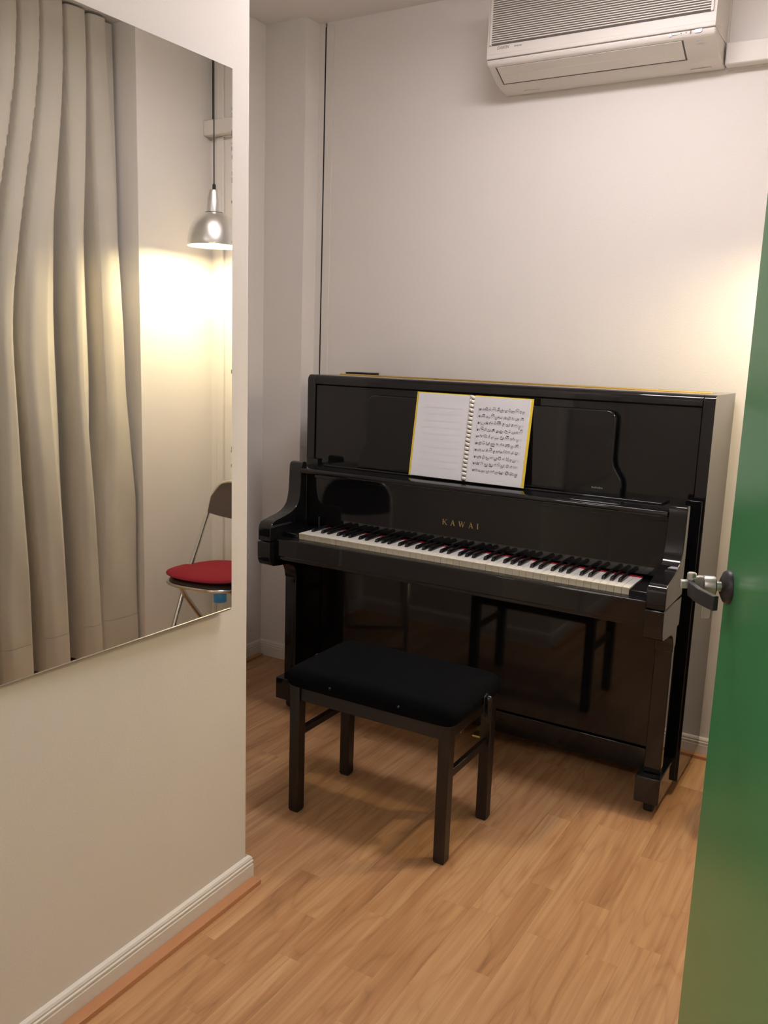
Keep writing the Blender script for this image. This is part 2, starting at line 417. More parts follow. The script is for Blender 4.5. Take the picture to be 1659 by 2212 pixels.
for k in range(58):
    xa = .05 + (W - .09) * k / 58
    bm_tube(bmh, [(xa + .0006 - PX, .396 - PY, H + .0022), (xa + (W - .09) / 58 - .0006 - PX, .396 - PY, H + .0022)], .0022, 8)
obj('hinge_knuckles', bmh, 'brass', hg, smooth=True)
pbox('upper_panel', .0375, W - .0375, .252, .272, .96, 1.273)
pbox('back_frame', .036, W - .036, .555, YK, .05, 1.28, 'blackm', 0)
pbox('lid_support', .0375, W - .0375, .285, .55, 1.265, 1.2815, 'blackm', 0)
# music desk board with waisted sides
def desk_outline():
    R = [(.75, .972), (1.262, .972), (1.262, 1.012), (1.257, 1.03), (1.243, 1.05), (1.232, 1.068), (1.227, 1.09), (1.227, 1.215)]
    for k in range(1, 7):
        a = math.pi / 2 * k / 6; R.append((1.197 + .03 * math.cos(a), 1.217 + .03 * math.sin(a)))
    L = [(W - x, z) for (x, z) in R[1:]][::-1]
    return R[1:] + L
pprism('music_desk', desk_outline(), .218, .238, axis='y', bevel=.003)
pbox('desk_hinge_bar', .32, 1.20, .238, .252, 1.00, 1.05, 'blackm', 0)
# tiny maker's mark on the board
bmt = bmesh.new()
for k in range(9): bm_box(bmt, 1.166 + k * .0042 - PX, 1.1686 + k * .0042 - PX, .2173 - PY, .2179 - PY, .9935, .9935 + .004 + .002 * (k % 3 == 0))
obj('small_mark', bmt, 'ac_ink', pn)
# music shelf over the keys, with a rounded front lip
sh = [(.255, .945), (.255, .9655), (.106, .9655), (.0995, .9635), (.0965, .958), (.0965, .951), (.100, .946), (.108, .944)]
pprism('music_shelf', sh, .0785, W - .0785, bevel=.0012)
pbox('shelf_step', .12, W - .12, .196, .254, .9655, .9725, bevel=.002)
for s in (0, 1):
    a, b = (.008, .06) if s == 0 else (W - .06, W - .008)
    pbox('lower_stile', a, b, .2365, .27, .06, .985, bevel=.0015)
    a, b = (.045, .0785) if s == 0 else (W - .0785, W - .045)
    pbox('shelf_end_block', a, b, .14, .24, .62, .966)
pbox('fallboard', .0785, W - .0785, .1535, .168, .747, .946, bevel=.003)
pbox('fallboard_rail', .0785, W - .0785, .149, .1535, .925, .944, bevel=.0015)
pbox('key_felt', .1475, W - .1475, .1475, .1534, .733, .7412, 'felt', 0)
# cheeks (arms)
arm = [(.14, .708), (.14, .979), (.137, .9845), (.131, .9855), (.118, .985), (.109, .981), (.105, .972)]
arm += [(p.x, p.y) for p in smooth_path([(.1035, .955, 0), (.101, .905, 0), (.096, .862, 0), (.083, .828, 0), (.055, .806, 0), (.018, .794, 0), (-.022, .787, 0), (-.050, .782, 0)], 4)]
arm += [(-.066, .777), (-.076, .768), (-.080, .755), (-.080, .708)]
low = [(.14, .7055), (.14, .612), (.113, .612), (.113, .555), (.085, .535)]
low += [(p.x, p.y) for p in smooth_path([(.080, .562, 0), (.066, .588, 0), (.040, .602, 0), (-.02, .608, 0)], 4)]
low += [(-.056, .612), (-.074, .620), (-.083, .636), (-.085, .655), (-.085, .7055)]
for s in (0, 1):
    a, b = (.022, .0785) if s == 0 else (W - .0785, W - .022)
    pprism('arm', arm, a, b, bevel=.003)
    pprism('arm_base', low, a, b, bevel=.003)
    lx0, lx1 = (.024, .076) if s == 0 else (W - .076, W - .024)
    pbox('leg', lx0, lx1, .085, .114, .134, .556, bevel=.003)
    wx0, wx1 = (.047, .074) if s == 0 else (W - .074, W - .047)
    pbox('leg_web', wx0, wx1, .1135, .25, .134, .62, bevel=.001)
    tx0, tx1 = (.014, .090) if s == 0 else (W - .090, W - .014)
    tt = pbox('toe_block', tx0, tx1, .045, .262, .048, .134, bevel=.003)
    for yy in (.10,):
        bmc = bmesh.new(); bm_lathe(bmc, [(0, -.014), (.019, -.014), (.021, -.010), (.021, .010), (.019, .014), (0, .014)], 20, Matrix.Translation(((tx0 + tx1) / 2 - PX, yy - PY, .021)) @ Matrix.Rotation(math.pi / 2, 4, 'Y'))
        obj('caster_wheel', bmc, 'rubber', tt, smooth=True)
        box('caster_fork', (tx0 + tx1) / 2 - .02, (tx0 + tx1) / 2 + .02, yy - .012, yy + .012, .034, .0485, 'steel', tt, off=O)
    pbox('rear_foot', .03 if s == 0 else W - .10, .10 if s == 0 else W - .03, .50, .57, .0, .05, 'rubber')
pbox('keybed', .0785, W - .0785, -.05, .25, .640, .7005, bevel=.003)
pbox('key_slip', .0785, W - .0785, -.056, -.012, .652, .7215, bevel=.004)
for s in (0, 1):
    a, b = (.079, .1465) if s == 0 else (W - .1465, W - .079)
    kb = pbox('key_block', a, b, -.010, .153, .7005, .7365, bevel=.003)
    if s == 0: lathe('block_pin', [(0, .777), (.003, .777), (.0042, .774), (.003, .770), (.003, .7365), (0, .7365)], 'dark_metal', kb, 10, Matrix.Translation((.136 - PX, .146 - PY, 0)))
pbox('lower_panel', .036, W - .036, .256, .275, .138, .645, bevel=.002)
pbox('bottom_rail', .036, W - .036, .250, .30, .055, .134, bevel=.003)
pbox('bottom_board', .036, W - .036, .30, .56, .055, .075, 'blackm', 0)
for k in range(3):
    px_ = PX + (k - 1) * .078
    bmp = bmesh.new(); bm_prism(bmp, [(.25 - PY, .070), (.25 - PY, .078), (.19 - PY, .078), (.165 - PY, .072), (.150 - PY, .064), (.150 - PY, .058), (.168 - PY, .063), (.19 - PY, .069)], px_ - .018 - PX, px_ + .018 - PX, 'x')
    obj('pedal', bmp, 'brass', pn, bevel=.003)
# keys
KW = 1.225 / 52; KX0 = W / 2 - .6125; ZK = .7378
bmw = bmesh.new(); bm_box(bmw,   .0006, KW - .0006, .002, .150, -.022, -.003); bm_box(bmw, .0006, KW - .0006, 0, .150, -.003, 0)
for f in bmw.faces:
    f.material_index = 1 if f.calc_center_median().y < .001 or (f.calc_center_median().y < .003 and abs(f.normal.y) > .5) else 0
bmesh.ops.recalc_face_normals(bmw, faces=bmw.faces)
for f in bmw.faces: f.material_index = 1 if f.normal.y < -.5 else 0
mwk = bpy.data.meshes.new('white_key'); bmw.to_mesh(mwk); bmw.free(); mwk.materials.append(M['white_key']); mwk.materials.append(M['key_front'])
for i in range(52):
    o = bpy.data.objects.new('white_key', mwk); link(o, pn); o.location = (KX0 + i * KW - PX, -PY, ZK)
bmb = bmesh.new()
P8 = [(-.0057, .050, 0), (.0057, .050, 0), (.0057, .149, 0), (-.0057, .149, 0), (-.0047, .0565, .0115), (.0047, .0565, .0115), (.0047, .149, .0125), (-.0047, .149, .0125)]
vv = [bmb.verts.new(p) for p in P8]
for f in ((3, 2, 1, 0), (4, 5, 6, 7), (0, 1, 5, 4), (1, 2, 6, 5), (2, 3, 7, 6), (3, 0, 4, 7)): bmb.faces.new([vv[i] for i in f])
bmesh.ops.recalc_face_normals(bmb, faces=bmb.faces)
bmesh.ops.bevel(bmb, geom=[e for e in bmb.edges], offset=.0012, segments=2, affect='EDGES', profile=.5)
mbk = bpy.data.meshes.new('black_key'); bmb.to_mesh(mbk); bmb.free(); mbk.materials.append(M['black_key'])
for p in mbk.polygons: p.use_smooth = True
for i in range(51):
    note = 'ABCDEFG'[i % 7]
    if note in 'ACDFG':
        sh_ = {'A': .002, 'C': -.0022, 'D': .0022, 'F': -.0028, 'G': 0}[note]
        o = bpy.data.objects.new('black_key', mbk); link(o, pn); o.location = (KX0 + (i + 1) * KW + sh_ - PX, -PY, ZK)
# fallboard lettering, thick and thin strokes with serifs (x right, z up, unit height)
def stroke(bm, x0, z0, x1, z1, wd, put):
    d = Vector((x1 - x0, z1 - z0)); 
    hx = wd / 2
    if abs(d.y) > abs(d.x) * .2: q = [(x0 - hx, z0), (x0 + hx, z0), (x1 + hx, z1), (x1 - hx, z1)]
    else: q = [(x0, z0 - hx), (x1, z1 - hx), (x1, z1 + hx), (x0, z0 + hx)]
    put(bm, q)
def letters(bm, text, put0, h, gap):
    T, S = .17, .075; cur = 0
    G = {'K': (.95, [(.16, 0, .16, 1, T), (.20, .42, .78, 1, S), (.36, .55, .84, 0, T), (.02, .03, .32, .03, .06), (.02, .97, .32, .97, .06), (.64, .97, .95, .97, .06), (.68, .03, .98, .03, .06)]),
         'A': (.98, [(.16, 0, .50, 1, S), (.46, 1, .82, 0, T), (.30, .34, .68, .34, .06), (.02, .03, .30, .03, .06), (.66, .03, .98, .03, .06)]),
         'W': (1.35, [(.14, 1, .40, 0, T), (.42, 0, .68, 1, S), (.62, 1, .90, 0, T), (.92, 0, 1.20, 1, S), (0, .97, .28, .97, .06), (.50, .97, .78, .97, .06), (1.06, .97, 1.34, .97, .06)]),
         'I': (.42, [(.21, 0, .21, 1, T), (.05, .03, .37, .03, .06), (.05, .97, .37, .97, .06)])}
    for ch in text:
        wd_, st = G[ch]
        for (a, b, c, d, e) in st: stroke(bm, cur + a, b, cur + c, d, e, lambda B, q: put0(B, q))
        cur += wd_ + gap
    return cur - gap
bml = bmesh.new(); LH = .0195
def putl(B, q):
    X0, Z0, sx = .6605 - PX, .8155, LH * 1.02
    f = [B.verts.new((X0 + x * sx, .1531 - PY, Z0 + z * LH)) for x, z in q]; g = [B.verts.new((X0 + x * sx, .1536 - PY, Z0 + z * LH)) for x, z in q]
    B.faces.new(f); B.faces.new(g[::-1])
    for k in range(4): B.faces.new((f[k], g[k], g[(k + 1) % 4], f[(k + 1) % 4]))
letters(bml, 'KAWAI', putl, LH, .60)
tag(obj('maker_lettering', bml, 'gold', pn), 'gold serif lettering KAWAI on the fallboard')

# thin folder on the lid
fd = empty('folder', (.07, .53, H)); tag(fd, 'thin black folder lying on the back left of the piano lid', 'folder')
box('back_cover', -.055, .055, -.045, .045, .0, .002, 'blackm', fd, .0006)
box('front_cover', -.055, .055, -.045, .045, .0065, .0085, 'blackm', fd, .0006)
box('sheets', -.053, .053, -.043, .043, .002, .0065, 'rubber', fd)

# ------------------------------------------------------------------ music book on the desk
BW, BH = .214, .296
bk = empty('music_book', (.724, .1775, .9732)); bk.rotation_euler = (-math.atan2(.0405, .29), math.radians(.3), 0)
tag(bk, 'open comb-bound book of sheet music with yellow cover on the piano desk', 'book')
for s in (-1, 1):
    a, b = (-BW - .008, -.007) if s < 0 else (.007, BW + .008)
    bm = bmesh.new(); bm_box(bm, a, b, .0015, .003, 0, BH + .004); obj('cover', bm, 'yellow', bk)
    # page block, bowed a little; last sheet a touch shorter
    bm = bmesh.new(); n = 10; rows = []
    for k in range(n + 1):
        t_ = k / n; x = s * (.006 + t_ * (BW - .007)); d = -.0025 - .005 * math.sin(math.pi * min(1, t_ * 1.15)) ** .8 * (1 - .35 * t_)
        rows.append([bm.verts.new((x, d, .001)), bm.verts.new((x, d, BH)), bm.verts.new((x, .0015, BH)), bm.verts.new((x, .0015, .001))])
    for p, q in zip(rows[:-1], rows[1:]):
        for j in range(4): bm.faces.new((p[j], q[j], q[(j + 1) % 4], p[(j + 1) % 4]))
    bm.faces.new(rows[0]); bm.faces.new(rows[-1][::-1])
    pg = obj('page_block', bm, 'paper', bk, smooth=True, angle=30)
    def pd(x):
        t_ = (abs(x) - .006) / (BW - .007); t_ = min(1, max(0, t_)); return -.0025 - .005 * math.sin(math.pi * min(1, t_ * 1.15)) ** .8 * (1 - .35 * t_)
    def patch(B, x0, z0, x1, z1, h, n=1, eps=.0004):
        """strip from (x0,z0) to (x1,z1), height h, laid on the page"""
        for k in range(n):
            xa, xb = x0 + (x1 - x0) * k / n, x0 + (x1 - x0) * (k + 1) / n; za, zb = z0 + (z1 - z0) * k / n, z0 + (z1 - z0) * (k + 1) / n
            ya, yb = pd(xa) - eps, pd(xb) - eps
            B.faces.new([B.verts.new(c) for c in ((xa, ya, za), (xb, yb, zb), (xb, yb, zb + h), (xa, ya, za + h))])
    def blob(B, x, z, rx, rz, eps=.0006):
        y = pd(x) - eps
        B.faces.new([B.verts.new((x + rx * math.cos(a_ * math.pi / 4), y, z + rz * math.sin(a_ * math.pi / 4))) for a_ in range(8)])
    rn = random.Random(5 + s)
    if s > 0:
        lines = bmesh.new(); notes = bmesh.new()
        X0, X1 = .030, .196
        for sy in range(5):
            zt = .252 - sy * .0465
            patch(lines, X0 - .0035, zt - .029, X0 - .0028, zt - .029, .036)
            for st in range(2):
                zb = zt - st * .0235
                for l in range(5): patch(lines, X0 - .002, zb + l * .0017 - .0035, X1, zb + l * .0017 - .0035, .00028, 6)
                # clef
                blob(notes, X0 + .003, zb, .0022, .0042); blob(notes, X0 + .0085, zb + .001, .001, .003)
                x = X0 + .014
                while x < X1 - .006:
                    g = rn.choice((2, 3, 4, 4)); dx = rn.uniform(.0030, .0042); base = zb + rn.uniform(-.003, .004); upst = rn.random() < .55
                    xs = [x + k * dx for k in range(g) if x + k * dx < X1]; ls = []
                    for xx in xs:
                        z = base + rn.uniform(-.0022, .0022); blob(notes, xx, z, .0013, .0010)
                        if rn.random() < .4: blob(notes, xx, z + .0028, .0013, .0010)
                        h = .0062 if upst else -.0062
                        xs_ = xx + (.0011 if upst else -.0011); z0_, z1_ = (z, z + h) if upst else (z + h, z)
                        y = pd(xs_) - .0006
                        notes.faces.new([notes.verts.new(c) for c in ((xs_, y, z0_), (xs_ + .0004, y, z0_), (xs_ + .0004, y, z1_), (xs_, y, z1_))]); ls.append((xs_, z + h))
                    if len(ls) > 1 and rn.random() < .75: patch(notes, ls[0][0], ls[0][1], ls[-1][0], ls[-1][1], .0011 if rn.random() < .6 else .0022, 1, .0008)
                    x += dx * g + rn.uniform(.0012, .006)
                for bar in range(1, 6):
                    xb = X0 + (X1 - X0) * bar / 5; patch(lines, xb - .0003, zb - .0035, xb, zb - .0035, .007)
        obj('staff_lines', lines, 'staff', pg); obj('printed_notes', notes, 'ink', pg)
    else:
        gh = bmesh.new()
        for sy in range(10):
            z = .25 - sy * .0235
            patch(gh, -.185, z - .003, -.03, z - .003, .006, 8)
        obj('show_through', gh, 'ghost', pg)
for k in range(20):
    z = .009 + k * (BH - .014) / 19
    path = [(.0088 * math.cos(a), -.0045 + .0080 * math.sin(a), z + .0022 * math.sin(a * .5)) for a in [math.pi * 2 * j / 14 + .2 for j in range(15)]]
    bm = bmesh.new()
    prev = None
    for (x, y, zz) in path:
        c = [bm.verts.new((x, y, zz - .0060)), bm.verts.new((x, y, zz + .0060))]
        if prev: bm.faces.new((prev[0], c[0], c[1], prev[1]))
        prev = c
    oo = obj('comb_ring', bm, 'ring', bk, smooth=True); so = oo.modifiers.new('solid', 'SOLIDIFY'); so.thickness = .0006

# ------------------------------------------------------------------ bench
BX, BY, BA, BLW, BLD = .7928, -.3831, .0056, .5039, .2850
be = empty('piano_bench', (BX, BY, 0), BA); tag(be, 'black piano bench with padded velvet seat and square legs', 'bench')
hx, hy, q = BLW / 2, BLD / 2, .0175
for sx in (-1, 1):
    for sy in (-1, 1):
        lg = box('leg', sx * hx - q, sx * hx + q, sy * hy - q, sy * hy + q, .004, .411, 'bench', be, .0025)
        box('foot_pad', sx * hx - q + .003, sx * hx + q - .003, sy * hy - q + .003, sy * hy + q - .003, 0, .0041, 'rubber', lg)
    box('side_stretcher', sx * hx - .008, sx * hx + .008, -hy + q, hy - q, .243, .267, 'bench', be, .002)
    box('apron', sx * hx - .010, sx * hx + .010, -hy + q, hy - q, .366, .407, 'bench', be, .002)
for sy in (-1, 1): box('apron', -hx + q, hx - q, sy * hy - .010, sy * hy + .010, .366, .407, 'bench', be, .002)
box('lift_mechanism', -hx + .03, hx - .03, -hy + .02, hy - .02, .375, .418, 'blackm', be, .003)
box('seat_board', -.272, .272, -.163, .163,   .409, .416, 'blackm', be, .003)
# padded seat: rounded box with a crowned top
bm = bmesh.new(); nx, ny = 28, 18; sxh, syh, z0, z1 = .281, .172, .414, .468
def rr(u, p=7): return u
grid = []
def seat_pt(u, v):
    # u,v in -1..1 ; superellipse corners
    a = math.atan2(v, u); m_ = max(abs(u), abs(v))
    if m_ > 0:
        k = (abs(u / m_) ** 16 + abs(v / m_) ** 16) ** (-1 / 16.0); u2, v2 = u * k, v * k
    else: u2 = v2 = 0
    return u2 * sxh, v2 * syh, m_
top = {}
for i in range(nx + 1):
    for j in range(ny + 1):
        u, v = 2 * i / nx - 1, 2 * j / ny - 1
        u = math.copysign(1 - (1 - abs(u)) ** 1.5, u); v = math.copysign(1 - (1 - abs(v)) ** 1.5, v)
        x, y, m_ = seat_pt(u, v)
        crown = .009 * (1 - abs(u) ** 2.6) ** .6 * (1 - abs(v) ** 2.6) ** .6 if m_ < 1 else 0
        edge = 1 - max(0, (m_ - .90) / .10) ** 2.2
        top[i, j] = bm.verts.new((x * (1 - .012 * (1 - edge)), y * (1 - .012 * (1 - edge)), z1 - .010 * (1 - edge) + crown))
for i in range(nx):
    for j in range(ny): bm.faces.new((top[i, j], top[i + 1, j], top[i + 1, j + 1], top[i, j + 1]))
loop = [(i, 0) for i in range(nx)] + [(nx, j) for j in range(ny)] + [(i, ny) for i in range(nx, 0, -1)] + [(0, j) for j in range(ny, 0, -1)]
prev = [top[k] for k in loop]
for (f_, zz) in ((1.012, z1 - .020), (1.016, z1 - .030), (1.008, z0 + .006), (.985, z0)):
    cur = [bm.verts.new((top[k].co.x / (.988) * f_, top[k].co.y / (.988) * f_, zz)) for k in loop]
    for a in range(len(loop)): b = (a + 1) % len(loop); bm.faces.new((prev[a], cur[a], cur[b], prev[b]))
    prev = cur
bm.faces.new(prev)
st_ = obj('seat_pad', bm, 'velvet', be, smooth=True, angle=80)
for x in (-.115, .115):
    lathe('seat_stud', [(0, .004), (.003, .0035), (.0045, .001), (.0045, 0), (0, 0)], 'blackm', st_, 14, Matrix.Translation((x, -syh * 1.016, .440)) @ Matrix.Rotation(math.pi / 2, 4, 'X'))
# height levers at both ends
for s in (-1, 1):
    X = s * .287
    lv = prism('lever_plate', [(-.016 + .0, .452), (.004, .458), (.018, .448), (.017, .415), (.006, .388), (-.008, .388), (-.015, .42)], min(X, X + s * .004), max(X, X + s * .004), 'blackm', be, 'x', .001)
    lv.location = (0, .030, -.006)
    lathe('pivot_ball', [(0, .009), (.0045, .0078), (.0078, .0045), (.009, 0), (.0078, -.0045), (0, -.006)], 'black_key', lv, 18, Matrix.Translation((X + s * .008, 0, .440)) @ Matrix.Rotation(s * math.pi / 2, 4, 'Y'))
    tube('lever_handle', [(X + s * .011, 0, .455), (X + s * .011, 0, .4525), (X + s * .0115, -.001, .445), (X + s * .0115, -.001, .437), (X + s * .012, -.002, .424), (X + s * .013, -.003, .410), (X + s * .0135, -.004, .402), (X + s * .014, -.006, .396), (X + s * .015, -.010, .378), (X + s * .015, -.011, .375)], [.002, .0075, .0112, .0108, .0075, .0062, .0070, .0034, .0030, .0015], 'black_key', lv, 14)

# ------------------------------------------------------------------ folding chairs
def folding_chair(loc, rz, padmat, label):
    """facing -y in its own space"""
    t = empty('folding_chair', loc, rz); tag(t, label, 'chair')
    r = .0107; hw = .165
    # long loop: front feet, up past the seat, arched over the back
    left = [(-hw, -.205, .012), (-hw, -.19, .035), (-hw, -.02, .375), (-hw - .004, .06, .50), (-hw - .002, .150, .66), (-hw + .006, .178, .73), (-hw + .03, .192, .775), (-hw + .075, .199, .797), (0, .201, .803)]
    right = [(-x, y, z) for x, y, z in left[:-1]][::-1]
    tube('back_frame', smooth_path(left + right, 5), r, 'chrome', t, 10)
    # short loop: rear legs joined by a bar on the floor
    rear = [(-hw + .028, -.115, .392), (-hw + .026, -.05, .30), (-hw + .022, .19, .035), (-hw + .030, .205, .012), (-hw + .06, .207, .0105), (0, .207, .0105)]
    tube('rear_leg_frame', smooth_path(rear + [(-x, y, z) for x, y, z in rear[:-1]][::-1], 5), r, 'chrome', t, 10)
    tube('front_foot_bar', [(-hw, -.192, .034), (hw, -.192, .034)], r * .8, 'chrome', t, 10)
    for s in (-1, 1):
        lathe('foot_tip', [(0, 0), (.0125, 0), (.0125, .022), (.0105, .024), (0, .024)], 'rubber', t, 12, Matrix.Translation((s * hw, -.206, 0)))
        lathe('pivot_rivet', [(0, .004), (.006, .003), (.008, 0), (0, 0)], 'steel', t, 12, Matrix.Translation((s * (hw + .0095), -.03, .36)) @ Matrix.Rotation(s * math.pi / 2, 4, 'Y'))
    # seat: rounded pan with chrome rim
    N_ = 40; ring = []
    for k in range(N_):
        a = 2 * math.pi * k / N_; c, s_ = math.cos(a), math.sin(a)
        k_ = (abs(c) ** 3 + abs(s_) ** 3) ** (-1 / 3.0)
        x, y = c * k_ * .193, s_ * k_ * .195
        x *= 1 - .14 * (y + .195) / .39
        ring.append((x, y - .015))
    tilt = lambda y: .402 - .03 * (y + .2)
    tube('seat_rim', [(x, y, tilt(y)) for x, y in ring], .0085, 'chrome', t, 8, True)
    bm = bmesh.new(); prev = None; c0 = None
    for f_, dz in ((.97, -.004), (.985, .006), (.96, .016), (.85, .022), (.6, .026), (.3, .028)):
        cur = [bm.verts.new((x * f_, y * f_ - .015 * (1 - f_), tilt(y * f_) + dz)) for x, y in ring]
        if prev:
            for a in range(N_): b = (a + 1) % N_; bm.faces.new((prev[a], prev[b], cur[b], cur[a]))
        else: bm.faces.new(cur[::-1])
        prev = cur
    bm.faces.new(prev); obj('seat', bm, padmat, t, smooth=True, angle=70)
    # backrest: curved padded shell following the arch
    bm = bmesh.new(); nx_, nz_ = 16, 8; front = {}; back = {}
    for i in range(nx_ + 1):
        u = 2 * i / nx_ - 1
        for j in range(nz_ + 1):
            v = j / nz_; x = u * (hw - .002)
            zlow = .655 - .018 * (1 - u * u) + .002; ztop = .799 if abs(u) < .45 else .799 - .072 * ((abs(u) - .45) / .55) ** 2.4
            z = zlow + (ztop - zlow) * v
            yf = .150 + (z - .66) * .36 * (1 if z < .74 else 1) + .012 * (1 - u * u) - (max(0, z - .74) ** 2) * 2.5
            front[i, j] = bm.verts.new((x, yf - .010, z)); back[i, j] = bm.verts.new((x, yf + .012, z))
    for D_, fl in ((front, 1), (back, -1)):
        for i in range(nx_):
            for j in range(nz_):
                q_ = [D_[i, j], D_[i + 1, j], D_[i + 1, j + 1], D_[i, j + 1]]; bm.faces.new(q_ if fl > 0 else q_[::-1])
    lp = [(i, 0) for i in range(nx_)] + [(nx_, j) for j in range(nz_)] + [(i, nz_) for i in range(nx_, 0, -1)] + [(0, j) for j in range(nz_, 0, -1)]
    for a in range(len(lp)): b = (a + 1) % len(lp); bm.faces.new((front[lp[a]], back[lp[a]], back[lp[b]], front[lp[b]]))
    obj('backrest', bm, padmat, t, smooth=True, angle=50)
    return t
C1 = (1.88, .250, 0); A1 = math.radians(-9)
folding_chair(C1, A1, 'seat_brown', 'brown vinyl folding chair with chrome tube frame under the pendant lamp')
folding_chair((-.10, -.45, 0), math.radians(180 - 28), 'seat_black', 'black folding chair with chrome frame seen reflected in the piano fallboard')
# loose red cushion on the first chair
cu = empty('seat_cushion', (C1[0], C1[1], .412), A1); tag(cu, 'loose red fabric cushion on the brown folding chair', 'cushion')
bm = bmesh.new(); N_ = 44; prev = None
def cring(f_, dz):
    out = []
    for k in range(N_):
        a = 2 * math.pi * k / N_; c, s_ = math.cos(a), math.sin(a); k_ = (abs(c) ** 2.7 + abs(s_) ** 2.7) ** (-1 / 2.7)
        x, y = c * k_ * .202 * f_, s_ * k_ * .203 * f_ - .015
        x *= 1 - .12 * (y + .2) / .4
        sag = -.004 * math.cos(2 * a) * f_ + .010 * abs(x / .19) ** 2 * (1 if y < 0 else .3) - .03 * (y + .2)
        out.append(bm.verts.new((x, y, dz + sag)))
    return out
for f_, dz in ((.95, .016), (.99, .018), (1.0, .0225), (.985, .028), (.9, .034), (.7, .039), (.4, .041), (.15, .042)):
    cur = cring(f_, dz)
    if prev:
        for a in range(N_): b = (a + 1) % N_; bm.faces.new((prev[a], prev[b], cur[b], cur[a]))
    else: bm.faces.new(cur[::-1])
    prev = cur
bm.faces.new(prev)
pad = obj('pad', bm, 'cushion', cu, smooth=True, angle=80)
bm = bmesh.new(); ringp = []
for k in range(N_):
    a = 2 * math.pi * k / N_; c, s_ = math.cos(a), math.sin(a); k_ = (abs(c) ** 2.7 + abs(s_) ** 2.7) ** (-1 / 2.7)
    x, y = c * k_ * .203, s_ * k_ * .204 - .015; x *= 1 - .12 * (y + .2) / .4
    ringp.append((x, y, .0225 - .004 * math.cos(2 * a) + .010 * abs(x / .19) ** 2 * (1 if y < 0 else .3) - .03 * (y + .2)))
bm_tube(bm, ringp, .0026, 6, True); obj('piping', bm, 'cushion', cu, smooth=True)

# ------------------------------------------------------------------ bottle on the floor behind the chair
bt = empty('water_bottle', (2.122, .505, 0)); tag(bt, 'clear plastic water bottle with blue label on the floor in the corner', 'bottle')
lathe('bottle_body', [(0, .006), (.022, .0), (.029, .006), (.031, .02), (.031, .05), (.029, .056), (.031, .062), (.031, .085), (.029, .091), (.031, .097), (.031, .125), (.029, .131), (.031, .137), (.031, .160), (.029, .166), (.031, .172), (.0312, .253), (.030, .262), (.024, .276), (.0145, .294), (.0125, .298), (.0125, .310), (0, .310)], 'pet', bt, 28, angle=60)
lathe('label', [(.0316, .190), (.0318, .190), (.0318, .252), (.0316, .252)], 'label_blue', bt, 28)
lathe('cap', [(.013, .301), (.0148, .301), (.0148, .317), (.0135, .319), (0, .319)], 'cap', bt, 24)

# ------------------------------------------------------------------ pendant lamp
LX, LY = 1.990, .332
lp_ = empty('pendant_lamp', (LX, LY, ZC)); tag(lp_, 'aluminium bell pendant lamp hanging above the folding chair', 'lamp')
def lz(z): return z + .012 - ZC
BZ = .018                                     # how far the bulb sits up inside the shade
outer = [(.112, 1.812), (.113, 1.816), (.1125, 1.830), (.1095, 1.852), (.103, 1.878), (.094, 1.900), (.081, 1.920), (.064, 1.936), (.047, 1.945), (.0355, 1.949)]
inner = [(.0335, 1.946), (.045, 1.942), (.062, 1.933), (.079, 1.917), (.092, 1.898), (.101, 1.876), (.1075, 1.851), (.1105, 1.830), (.1105, 1.816)]
lathe('lamp_shade', [(r, lz(z)) for r, z in outer + inner + [outer[0]]], 'alu', lp_, 56)
lathe('shade_lining', [(r - .0006, lz(z)) for r, z in inner], 'lampin', lp_, 48)
lathe('seam_ring', [(.0352, lz(1.9485)), (.0362, lz(1.9485)), (.0362, lz(1.951)), (.0352, lz(1.951))], 'cord', lp_, 40)
lathe('neck', [(0, lz(1.951)), (.0352, lz(1.951)), (.0348, lz(1.97)), (.0325, lz(1.995)), (.0280, lz(2.020)), (.0255, lz(2.036)), (.0225, lz(2.041)), (0, lz(2.041))], 'alu', lp_, 40)
lathe('cord_grip', [(0, lz(2.041)), (.0075, lz(2.041)), (.0070, lz(2.062)), (.005, lz(2.066)), (0, lz(2.066))], 'rubber', lp_, 16)
tube('cord', [(0, 0, lz(2.06)), (0, 0, -.02)], .0028, 'cord', lp_, 8)
lathe('ceiling_rose', [(0, -.032), (.03, -.030), (.042, -.022), (.045, 0), (0, 0)], 'trim', lp_, 24)
lathe('bulb', [(r, lz(z + BZ)) for r, z in ((0, 1.795), (.014, 1.798), (.024, 1.807), (.029, 1.822), (.027, 1.838), (.019, 1.856), (.0135, 1.870), (0, 1.870))], 'bulb', lp_, 24, angle=80)
lathe('socket', [(0, lz(1.950)), (.02, lz(1.950)), (.02, lz(1.870 + BZ)), (0, lz(1.870 + BZ))], 'lampin', lp_, 20)

# ------------------------------------------------------------------ air conditioner and its pipe cover
ac = empty('air_conditioner', (1.0, YB, 2.343)); tag(ac, 'cream wall-mounted air conditioner above the piano', 'air conditioner')
OA = (1.0, YB, 2.343); AX0, AX1 = .620, 1.380
low_prof = [(.407, 2.4125), (.408, 2.400), (.4135, 2.394), (.423, 2.390), (.455, 2.3745), (.495, 2.357), (.540, 2.347), (.575, 2.343), (YB, 2.343)]
prism('lower_body', [(YB, 2.4125)] + low_prof, AX0, AX1, 'ac', ac, 'x', .006, off=OA, seg=3)
fr = [(YB, 2.4140), (.4055, 2.4140), (.4035, 2.420), (.4045, 2.4265), (.4065, 2.428), (.4055, 2.445), (.4085, 2.60), (.416, 2.617), (.432, 2.625), (YB, 2.625)]
prism('front_cover', fr, AX0 + .001, AX1 - .001, 'ac', ac, 'x', .004, off=OA, seg=3)
box('grille_backing', .640, 1.362, .4035, .4060, 2.4555, 2.612, 'ac_dark', ac, off=OA)
bm = bmesh.new(); z = 2.459
